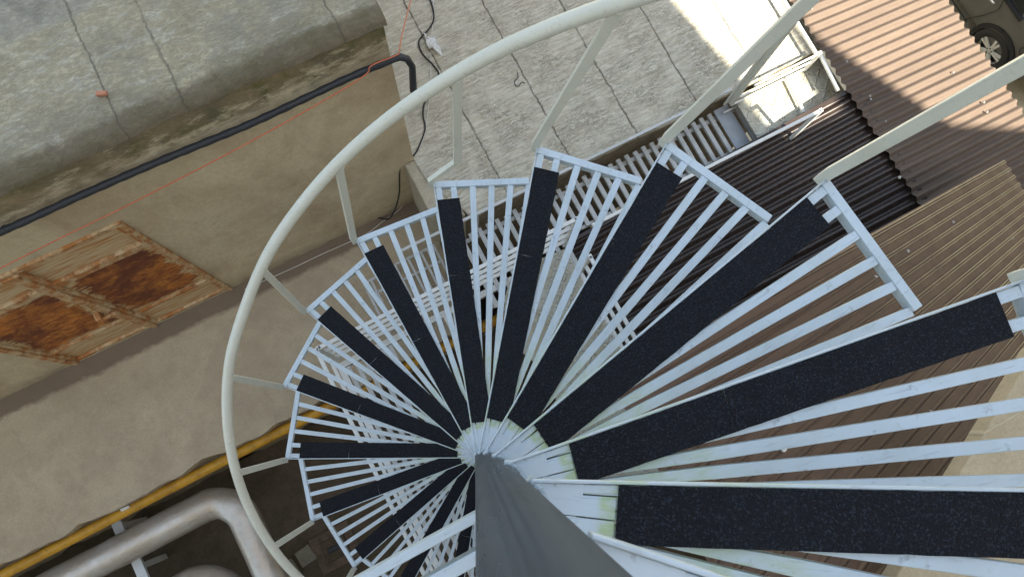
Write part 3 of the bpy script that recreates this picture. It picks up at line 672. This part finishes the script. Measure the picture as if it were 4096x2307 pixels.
# ------------------------------------------------------------------ unseen blocks added outside the frame to cast shade and dim reflections
sb = thing('shade_block', (-2, -6, -9.1), 'tall unseen block added behind the camera to shade the yard', 'building')  # unseen, added so that its edge shades the stair and yard
VB = -5.4
def back(u, v, z, v0):      # where the sun ray through (u,v,z) crosses the plane v=v0
    d = to_uv(sd); s = (v0-v)/d.y; return u+d.x*s, z+d.z*s
q = at(1835, 160, ZP); ue, _ = back(q.x, q.y, ZP, VB)
obj('wall', MB().box(-11, ue, VB-6, VB, -9.1, 18), M['building'], sb, (-2, -6, -9.1))
gb = thing('shade_gable', (8, -8, -9.1), 'lower unseen block added behind the camera, roofline shaped to shade the roofs', 'building')  # unseen, outline shaped to lay the shadow edge on the sheet roofs
qs = [onpl(x, y, nA, kA) for x, y in ((1990, 45), (2390, 310), (2580, 322))]; pA, pB, pC = [back(q.x, q.y, q.z, VB) for q in qs]
qL = onpl(2140, 245, nA, kA); pL = back(qL.x, qL.y, qL.z, VB); _, zlo = back(2.85, .90, -3.985, VB); pts = [(ue-.4, zlo), (pL[0]+.10, zlo), (pL[0]+.11, pA[1]+.15), pA, pB, pC, (pC[0]+6, pC[1]-.6)]
m = MB(); vs = []
for (v_) in (VB-.01, VB-5.9):
    for (a, z) in pts: vs.append((a, v_, z))
    for (a, z) in pts: vs.append((a, v_, -9.1))
NP_ = len(pts); fs = [(i, NP_+i, NP_+i+1, i+1) for i in range(NP_-1)]+[(i, i+1, 2*NP_+i+1, 2*NP_+i) for i in range(NP_-1)]+[(NP_+i, 3*NP_+i, 3*NP_+i+1, NP_+i+1) for i in range(NP_-1)]+[(0, 2*NP_, 3*NP_, NP_), (NP_-1, 2*NP_-1, 4*NP_-1, 3*NP_-1)]
m.add(vs, fs); obj('wall', m, M['building'], gb, (8, -8, -9.1))
lb = thing('shade_rear_block', (-8, -4, -9.1), 'unseen block added beside the sunken yard to darken it', 'building')  # unseen, added to darken the sunken yard
obj('wall', MB().box(-9, .2, -4.6, -2.4, -9.1, -.6), M['building'], lb, (-8, -4, -9.1))

eb = thing('reflection_blocker', (15, 2, -9.1), 'unseen block added beyond the parked car to dim roof reflections', 'building')  # unseen, added to block the bright horizon mirrored in the ribbed roof
obj('wall', MB().box(14.5, 18, -14, 26, -9.1, 3.5), M['building'], eb, (15, 2, -9.1))
# ------------------------------------------------------------------ pipes, cables and small things
tag(obj('gas_pipe', MB().tube([(-9, .70, -4.77), (3.4, .735, -4.77)], .036, 20), M['yellow'], origin=(-1, .7, -4.77), uv=True, sm=50), 'yellow gas pipe under the broken walkway edge', 'pipe')
gpipe = bpy.data.objects['gas_pipe']
q = at(318, 1270, -4.77); obj('pipe_clamp', MB().tube([(q.x-.03, q.y-.0, -4.77), (q.x+.03, q.y, -4.77)], .046, 20), M['white_steel'], gpipe, (-1, .7, -4.77), sm=50)
def arc_path(p, corner, q, r, n=12):
    p, c, q = Vector(p), Vector(corner), Vector(q); a = (p-c).normalized(); b = (q-c).normalized(); ang = a.angle(b); t = r/math.tan(ang/2)
    s = c+a*t; e = c+b*t; cc = c+(a+b).normalized()*(r/math.sin(ang/2)); out = [p]
    for i in range(n+1):
        v = (s-cc).lerp(e-cc, i/n).normalized()*r; out.append(cc+v)
    return out+[q]
def subdiv(path, st=.06):
    out = []
    for a, b in zip(path, path[1:]):
        n = max(1, int((b-a).length/st))
        for i in range(n): out.append(a.lerp(b, i/n))
    return out+[path[-1]]
pp = subdiv(arc_path((-9, .515, -5.0), (-1.735, .515, -5.0), (-1.70, -4, -5.0), .22))
rr = [.112+.006*noise.noise(Vector((i*.35, 0, 0))) for i in range(len(pp))]
tag(obj('duct_pipe', MB().tube(pp, rr, 28), M['foil'], origin=(-2, .3, -5.0), uv=True, sm=60), 'foil wrapped duct with a bend next to the yellow pipe', 'duct', 'foil wrapped ducts')
pp = subdiv(arc_path((-9, .06, -5.02), (-2.03, .06, -5.02), (-2.0, -4, -5.02), .24))
rr = [.125+.006*noise.noise(Vector((i*.35, 9, 0))) for i in range(len(pp))]
tag(obj('duct_pipe', MB().tube(pp, rr, 28), M['foil'], origin=(-2, .0, -5.02), uv=True, sm=60), 'second foil wrapped duct, cut off by the bottom edge of the photo', 'duct', 'foil wrapped ducts')
for x, y, lab in ((298, 1325, 'white steel bracket between the yellow pipe and the duct'), (350, 1425, 'white steel bracket between the two foil wrapped ducts')):
    q = at(x, y, -5.15); t = thing('pipe_bracket', (q.x, q.y, -5.2), lab, 'bracket', 'brackets under the ducts')
    obj('arm', MB().box(q.x-.035, q.x+.035, q.y-.25, q.y+.22, -5.17, -5.14), M['white_steel'], t, (q.x, q.y, -5.2)); obj('leg', MB().box(q.x-.02, q.x+.02, q.y-.02, q.y+.02, -5.6, -5.171), M['white_steel'], t, (q.x, q.y, -5.2))
# black ribbed conduit on the wall
a = onv(-20, 590, 1.75); b = onv(500, 365, 1.745); c = onv(920, 181, 1.735); d = onv(1005, 144, 1.72)
pth = [Vector((-6, 1.76, a.z+.02)), a, b, c, d]; pth = subdiv(pth, .03)
pth = [p+Vector((0, noise.noise(Vector((p.x*2, 0, 0)))*.01, noise.noise(Vector((p.x*1.5, 3, 0)))*.012)) for p in pth]
e1 = d+Vector((.03, -.012, -.02)); tail = [e1, e1+Vector((.012, -.02, -.05)), onv(1040, 228, 1.70)]
cdp = tag(obj('wall_conduit', MB().tube(pth+tail, [.0172+.0014*math.sin(i*2.1) for i in range(len(pth+tail))], 14), M['conduit'], origin=(-1, 1.75, -2.55), uv=True, sm=60), 'black ribbed conduit running along the beige wall with a drooping end', 'conduit')
for i in range(7):
    p = pth[min(22+i*22, len(pth)-2)]; obj('cable_tie', MB().tube([p+Vector((-.003, 0, 0)), p+Vector((.003, .001, .004))], .0195, 14), M['conduit'], cdp, (-1, 1.75, -2.55))
def cable(name, pts, r, mat, label, cat='cable', n=8):
    P = [Vector(p) for p in pts]; out = []
    for i in range(len(P)-1):
        p0, p1, p2, p3 = P[max(i-1, 0)], P[i], P[i+1], P[min(i+2, len(P)-1)]
        for t in range(6):
            t /= 6; out.append(.5*((2*p1)+(p2-p0)*t+(2*p0-5*p1+4*p2-p3)*t*t+(3*p1-p0-3*p2+p3)*t**3))
    out.append(P[-1]); org = P[len(P)//2]
    return tag(obj(name, MB().tube(out, r, n), M[mat], origin=tuple(org), uv=True, sm=60), label, cat)
oc = [onv(-30, 690, 1.66), onv(170, 590, 1.66), onv(330, 512, 1.66), onv(590, 378, 1.66), onv(800, 262, 1.68), onv(915, 192, 1.70), onv(930, 170, 1.71), onv(945, 160, 1.71), onv(1000, 138, 1.715)]
cable('orange_cord', oc+[at(1004, 130, -2.62), at(1012, 85, -2.9), at(1036, -10, -3.3)], .0035, 'orange', 'orange cord strung across the wall below the black conduit', 'cord')
zc2 = lambda x, y: ((1400+x/1.8136)*.62891, (y/1.8136)*.62891)
pc = [at(*zc2(x, y), ZP+.008) for x, y in ((565, -40), (600, 60), (605, 150), (570, 215), (500, 300), (525, 390), (600, 470), (645, 545), (600, 640), (540, 750), (530, 840), (545, 930), (510, 1040), (462, 1128), (375, 1182))]
z7 = lambda x, y: ((1200+x/1.8136)*.62891, (550+y/1.8136)*.62891)
pc += [at(*z7(x, y), z) for x, y, z in ((722, 260, -4.0), (720, 400, -4.25), (690, 520, -4.5), (640, 590, -4.63), (555, 578, -4.64))]
cable('black_cable', pc, .0055, 'black', 'black cable lying across the pale platform and dropping over its edge')
pc = [at(*zc2(x, y), ZP+.006) for x, y in ((605, -30), (600, 150), (590, 300), (585, 480), (585, 640), (560, 850), (540, 980), (500, 1090))]
cable('white_cable', pc, .0028, 'whitewire', 'thin white cable beside the black cable on the platform')
pc = [at(*z7(x, y), ZW+.006) for x, y in ((790, 450), (700, 540), (600, 610), (480, 700), (330, 770), (150, 850), (-60, 950), (-400, 1100))]
cable('white_cable', pc, .003, 'whitewire', 'thin pale cable lying on the brown walkway at the wall foot')
pc = [at(*zc2(x, y), ZP+.006) for x, y in ((1210, 520), (1220, 560), (1195, 590), (1200, 620), (1225, 625), (1245, 598), (1270, 605))]
cable('wire_scrap', pc, .0025, 'black', 'short curled wire scrap in the middle of the pale platform', 'wire')
# plastic bag tied on the cable
bm_ = MB(); c0 = at(1072, 105, ZP+.03); c1 = at(1104, 120, ZP+.02); n = 14
for i in range(n+1):
    for j in range(9):
        t = i/n; s = (j/8-.5); wd = .05+.035*abs(t-.35)*2; p = c0.lerp(c1, t)+Vector((s*wd*.3, s*wd*1.6, .012+.02*abs(noise.noise(Vector((i*.9, j*.9, 2))))+.006*math.sin(j*2.2))); p.x += noise.noise(Vector((i*.7, j*.5, 7)))*.015; bm_.v.append(p)
for i in range(n):
    for j in range(8): bm_.f.append((i*9+j, (i+1)*9+j, (i+1)*9+j+1, i*9+j+1))
o = tag(obj('plastic_bag', bm_, M['bag'], origin=tuple(c0), uv=True, sm=40), 'crumpled white plastic bag caught on the black cable', 'plastic bag'); s_ = o.modifiers.new('thick', 'SOLIDIFY'); s_.thickness = .001
q = at(256, 236, ZT+.02); p2 = at(270, 232, ZT+.02)
bk = obj('brick_fragment', MB().box(-.021, .021, -.009, .009, -.012, .008), M['brick'], uv=True, bevel=.003); bk.location = uvz((q.x, q.y, ZT+.022)); bk.rotation_euler = (0, 0, A-.35); tag(bk, 'small red brick fragment on the grey roof terrace', 'brick')
# manhole cover and tiles in the yard
q = at(845, 1375, ZY); mh = thing('manhole_cover', (q.x, q.y, ZY), 'square stone drain cover set in the dark yard floor', 'drain cover'); mo = (q.x, q.y, ZY)
m = MB(); m.box(q.x-.17, q.x+.17, q.y-.15, q.y+.15, ZY+.001, ZY+.022); obj('cover_frame', m, M['drain'], mh, mo, bevel=.006); obj('cover_lid', MB().box(q.x-.10, q.x+.10, q.y-.085, q.y+.085, ZY+.023, ZY+.04), M['pit'], mh, mo, bevel=.008)
obj('lid_handle', MB().box(q.x-.06, q.x+.06, q.y-.02, q.y+.02, ZY+.041, ZY+.055), M['trim'], mh, mo, bevel=.004)
for x, y, s, lab in ((770, 1397, .07, 'small pale tile right beside the drain cover'), (727, 1437, .08, 'small pale tile farther from the drain cover, by the handrail')):
    q = at(x, y, ZY); t = obj('floor_tile', MB().prism([(-s, -s*.8), (s*.9, -s), (s, s*.9), (-s*.8, s)], 0, .02), M['drain2'], uv=True, bevel=.004); t.location = uvz((q.x, q.y, ZY+.002)); t.rotation_euler = (0, 0, A+.2); tag(t, lab, 'tile', 'loose tiles by the drain cover')
# black tank below the column
q = at(1205, 1300, -4.9); tk = thing('water_tank', (q.x, q.y, ZY), 'black round tank in the shadow directly under the column', 'tank'); m = MB(); m.tube([(q.x, q.y, ZY), (q.x, q.y, -4.95)], .26, 40); obj('tank_body', m, M['tank'], tk, (q.x, q.y, ZY), sm=40)
obj('tank_lid', MB().tube([(q.x, q.y, -4.949), (q.x, q.y, -4.90)], [.20, .17], 32), M['tank'], tk, (q.x, q.y, ZY), sm=40)
# window grille lying on the walkway
for (xa, ya, xb, yb, xc, yc, nb, lab) in ((993, 665, 1086, 609, 1046, 785, 7, 'wide thin-barred steel grille over the walkway behind the sixth and seventh steps'), (915, 712, 950, 694, 968, 805, 3, 'narrow thin-barred steel grille left of the wide one over the walkway')):
    zg = -4.45; a = at(xa, ya, zg); b = at(xb, yb, zg); L_ = a.y-at(xc, yc, zg).y; GLO = (a.x, a.y, zg)
    gl = thing('steel_grille', GLO, lab, 'grille', 'steel grilles over the walkway')
    for i in range(nb):
        p = a.lerp(b, i/(nb-1)); obj('bar', MB().bar((p.x, a.y, zg), (p.x, a.y-L_, zg), .016, .012), M['old_white'], gl, GLO)
    for dvv in (0, L_*.33, L_): obj('cross_bar', MB().bar((a.x-.01, a.y-dvv, zg-.012), (b.x+.01, a.y-dvv, zg-.012), .018, .010), M['old_white'], gl, GLO)
    for xx in (a.x+.008, b.x-.008): obj('leg', MB().bar((xx, a.y-.008, ZW), (xx, a.y-.008, zg-.02), .014, .014, (1, 0, 0)), M['old_white'], gl, GLO)
# ------------------------------------------------------------------ parked car, front towards +v
CU, GZ = 8.92, -9.1; WV = 1.43; CO = (CU+.9, 2.7, GZ)
car = thing('parked_car', CO, 'dark olive parked car with dusty alloy wheels beyond the corrugated roof', 'car')
secs = [(.35, .55, .82, .70), (.55, .35, .98, .80), (1.0, .28, 1.0, .98), (1.6, .25, 1.0, 1.30), (2.1, .25, .98, 1.45), (3.0, .25, .96, 1.46), (3.7, .25, .95, 1.20), (4.2, .26, .93, .97), (4.8, .32, .82, .78), (5.0, .45, .70, .62)]
bm_ = MB(); rings = []
for (v_, zs_, zb, zr) in secs:
    e = .0 if .9 < v_ < 4.4 else .10+(.12 if v_ < .4 or v_ > 4.9 else 0)
    ring = [(.10+e, zs_), (.02+e, zs_+.12), (0+e, (zs_+zb)/2), (.02+e, zb-.10), (.07+e, zb), (.16+e+.16*(zr-zb)/.5, (zb+zr)/2), (.30+e+.1*(zr-zb), zr-.03), (.50+e, zr)]
    full = ring+[(1.8-x, z) for x, z in reversed(ring)]; rings.append([(CU+x, v_, GZ+z) for x, z in full])
for r in rings: bm_.v += [Vector(p) for p in r]
n = len(rings[0])
for i in range(len(rings)-1):
    for k in range(n): bm_.f.append((i*n+k, i*n+(k+1) % n, (i+1)*n+(k+1) % n, (i+1)*n+k))
bm_.f.append(tuple(range(n))); bm_.f.append(tuple(reversed(range((len(rings)-1)*n, len(rings)*n))))
body = obj('body', bm_, M['car'], car, CO, sm=60); sb_ = body.modifiers.new('sub', 'SUBSURF'); sb_.levels = 2; sb_.render_levels = 2
wn = MB(); wn.add([(CU+.075, 1.55, GZ+1.02), (CU+.075, 2.35, GZ+1.02), (CU+.235, 2.35, GZ+1.36), (CU+.22, 1.85, GZ+1.32)], [(0, 1, 2, 3)]); wn.add([(CU+.07, 2.42, GZ+1.01), (CU+.075, 3.5, GZ+1.0), (CU+.20, 3.05, GZ+1.33), (CU+.235, 2.42, GZ+1.36)], [(0, 1, 2, 3)])
o = obj('side_window', wn, M['glass'], car, CO); s_ = o.modifiers.new('t', 'SOLIDIFY'); s_.thickness = .02; s_.offset = 1
wt = MB().box(CU+.03, CU+.09, 1.5, 3.6, GZ+.955, GZ+1.0); obj('window_trim', wt, M['trim'], car, CO)
for uu in (CU+.1, CU+1.7):
    for vv in (WV, WV+2.7):
        s = -1 if uu < CU+.9 else 1; c = Vector((uu, vv, GZ+.33))
        ty = MB(); prof = [(.20, -.09), (.225, -.105), (.30, -.108), (.325, -.085), (.335, -.05), (.335, .08), (.20, .09)]; N_ = 48; vs = []
        for k in range(N_):
            a = 2*math.pi*k/N_
            for (r, off) in prof: vs.append((c.x-s*off*-1 if s > 0 else c.x+off, c.y+r*math.cos(a), c.z+r*math.sin(a)))
        L = len(prof); ty.add(vs, [(k*L+j, k*L+(j+1) % L, ((k+1) % N_)*L+(j+1) % L, ((k+1) % N_)*L+j) for k in range(N_) for j in range(L)])
        wh = obj('wheel', ty, M['tyre'], car, CO, sm=50)
        rim = MB(); f = c.x+s*.10
        def ring2(r0, r1, d0, d1):
            vs = []
            for k in range(N_):
                a = 2*math.pi*k/N_; vs += [(f-s*d0, c.y+r0*math.cos(a), c.z+r0*math.sin(a)), (f-s*d1, c.y+r1*math.cos(a), c.z+r1*math.sin(a))]
            rim.add(vs, [(2*k, 2*k+1, 2*((k+1) % N_)+1, 2*((k+1) % N_)) for k in range(N_)])
        ring2(.222, .200, 0, .012); ring2(.2, .195, .012, .09); ring2(.055, 0.001, .012, .006); ring2(.055, .06, .012, .04)
        for k in range(5):
            for dd in (-.17, .17):
                a = 2*math.pi*k/5+.3; d1 = Vector((0, math.cos(a+dd*.6), math.sin(a+dd*.6))); d2 = Vector((0, math.cos(a+dd), math.sin(a+dd))); b1 = Vector((f-s*.02, c.y, c.z))
                rim.bar(b1+d1*.03, b1+d2*.205+Vector((s*.012, 0, 0)), .036, .022, (1, 0, 0))
        obj('rim', rim, M['alloy'], wh, (0, 0, 0)).location = -Vector(CO)
        hub = MB().tube([(f-s*.07, c.y, c.z), (f-s*.06, c.y, c.z)], .19, 32)
        for k in range(5): a = 2*math.pi*k/5; hub.tube([(f-s*.01, c.y+.04*math.cos(a), c.z+.04*math.sin(a)), (f+s*.001, c.y+.04*math.cos(a), c.z+.04*math.sin(a))], .009, 8)
        obj('brake_disc', hub, M['trim'], wh, (0, 0, 0)).location = -Vector(CO)
        if s < 0:
            ar = MB(); vs = []
            for k in range(25):
                a = math.pi*(-.12+1.24*k/24)
                for r in (.33, .395): vs.append((CU-.012+.02, c.y+r*math.cos(a), c.z+.01+r*math.sin(a)))
            ar.add(vs, [(2*k, 2*k+1, 2*k+3, 2*k+2) for k in range(24)]); o = obj('wheel_arch', ar, M['trim'], car, CO); s_ = o.modifiers.new('t', 'SOLIDIFY'); s_.thickness = .03; s_.offset = 0
for p in ((2.0, .86), (3.05, .87)):
    hd = MB().tube([(CU-.015, p[0]-.09, GZ+p[1]-.01), (CU-.035, p[0]-.07, GZ+p[1]), (CU-.035, p[0]+.07, GZ+p[1]), (CU-.015, p[0]+.09, GZ+p[1]+.005)], .017, 10); obj('door_handle', hd, M['chrome'], car, CO, sm=60)
dl = MB(); P_ = [(1.86, 1.0), (1.80, .85), (1.86, .62), (1.95, .42), (2.0, .30)]
for a, b in zip(P_, P_[1:]): dl.bar((CU-.006, a[0], GZ+a[1]), (CU-.006, b[0], GZ+b[1]), .008, .012, (1, 0, 0))
dl.bar((CU-.006, 2.42, GZ+1.0), (CU-.004, 2.42, GZ+.30), .008, .012, (1, 0, 0)); dl.bar((CU+.0, 1.95, GZ+.30), (CU+.0, 3.6, GZ+.30), .008, .012, (1, 0, 0)); obj('door_seam', dl, M['trim'], car, CO)
fc = MB(); P_ = [(1.12+.075*math.cos(a*math.pi/8), .80+.075*math.sin(a*math.pi/8)) for a in range(17)]
for a, b in zip(P_, P_[1:]): fc.bar((CU-.004, a[0], GZ+a[1]), (CU-.004, b[0], GZ+b[1]), .006, .012, (1, 0, 0))
obj('fuel_flap', fc, M['trim'], car, CO)
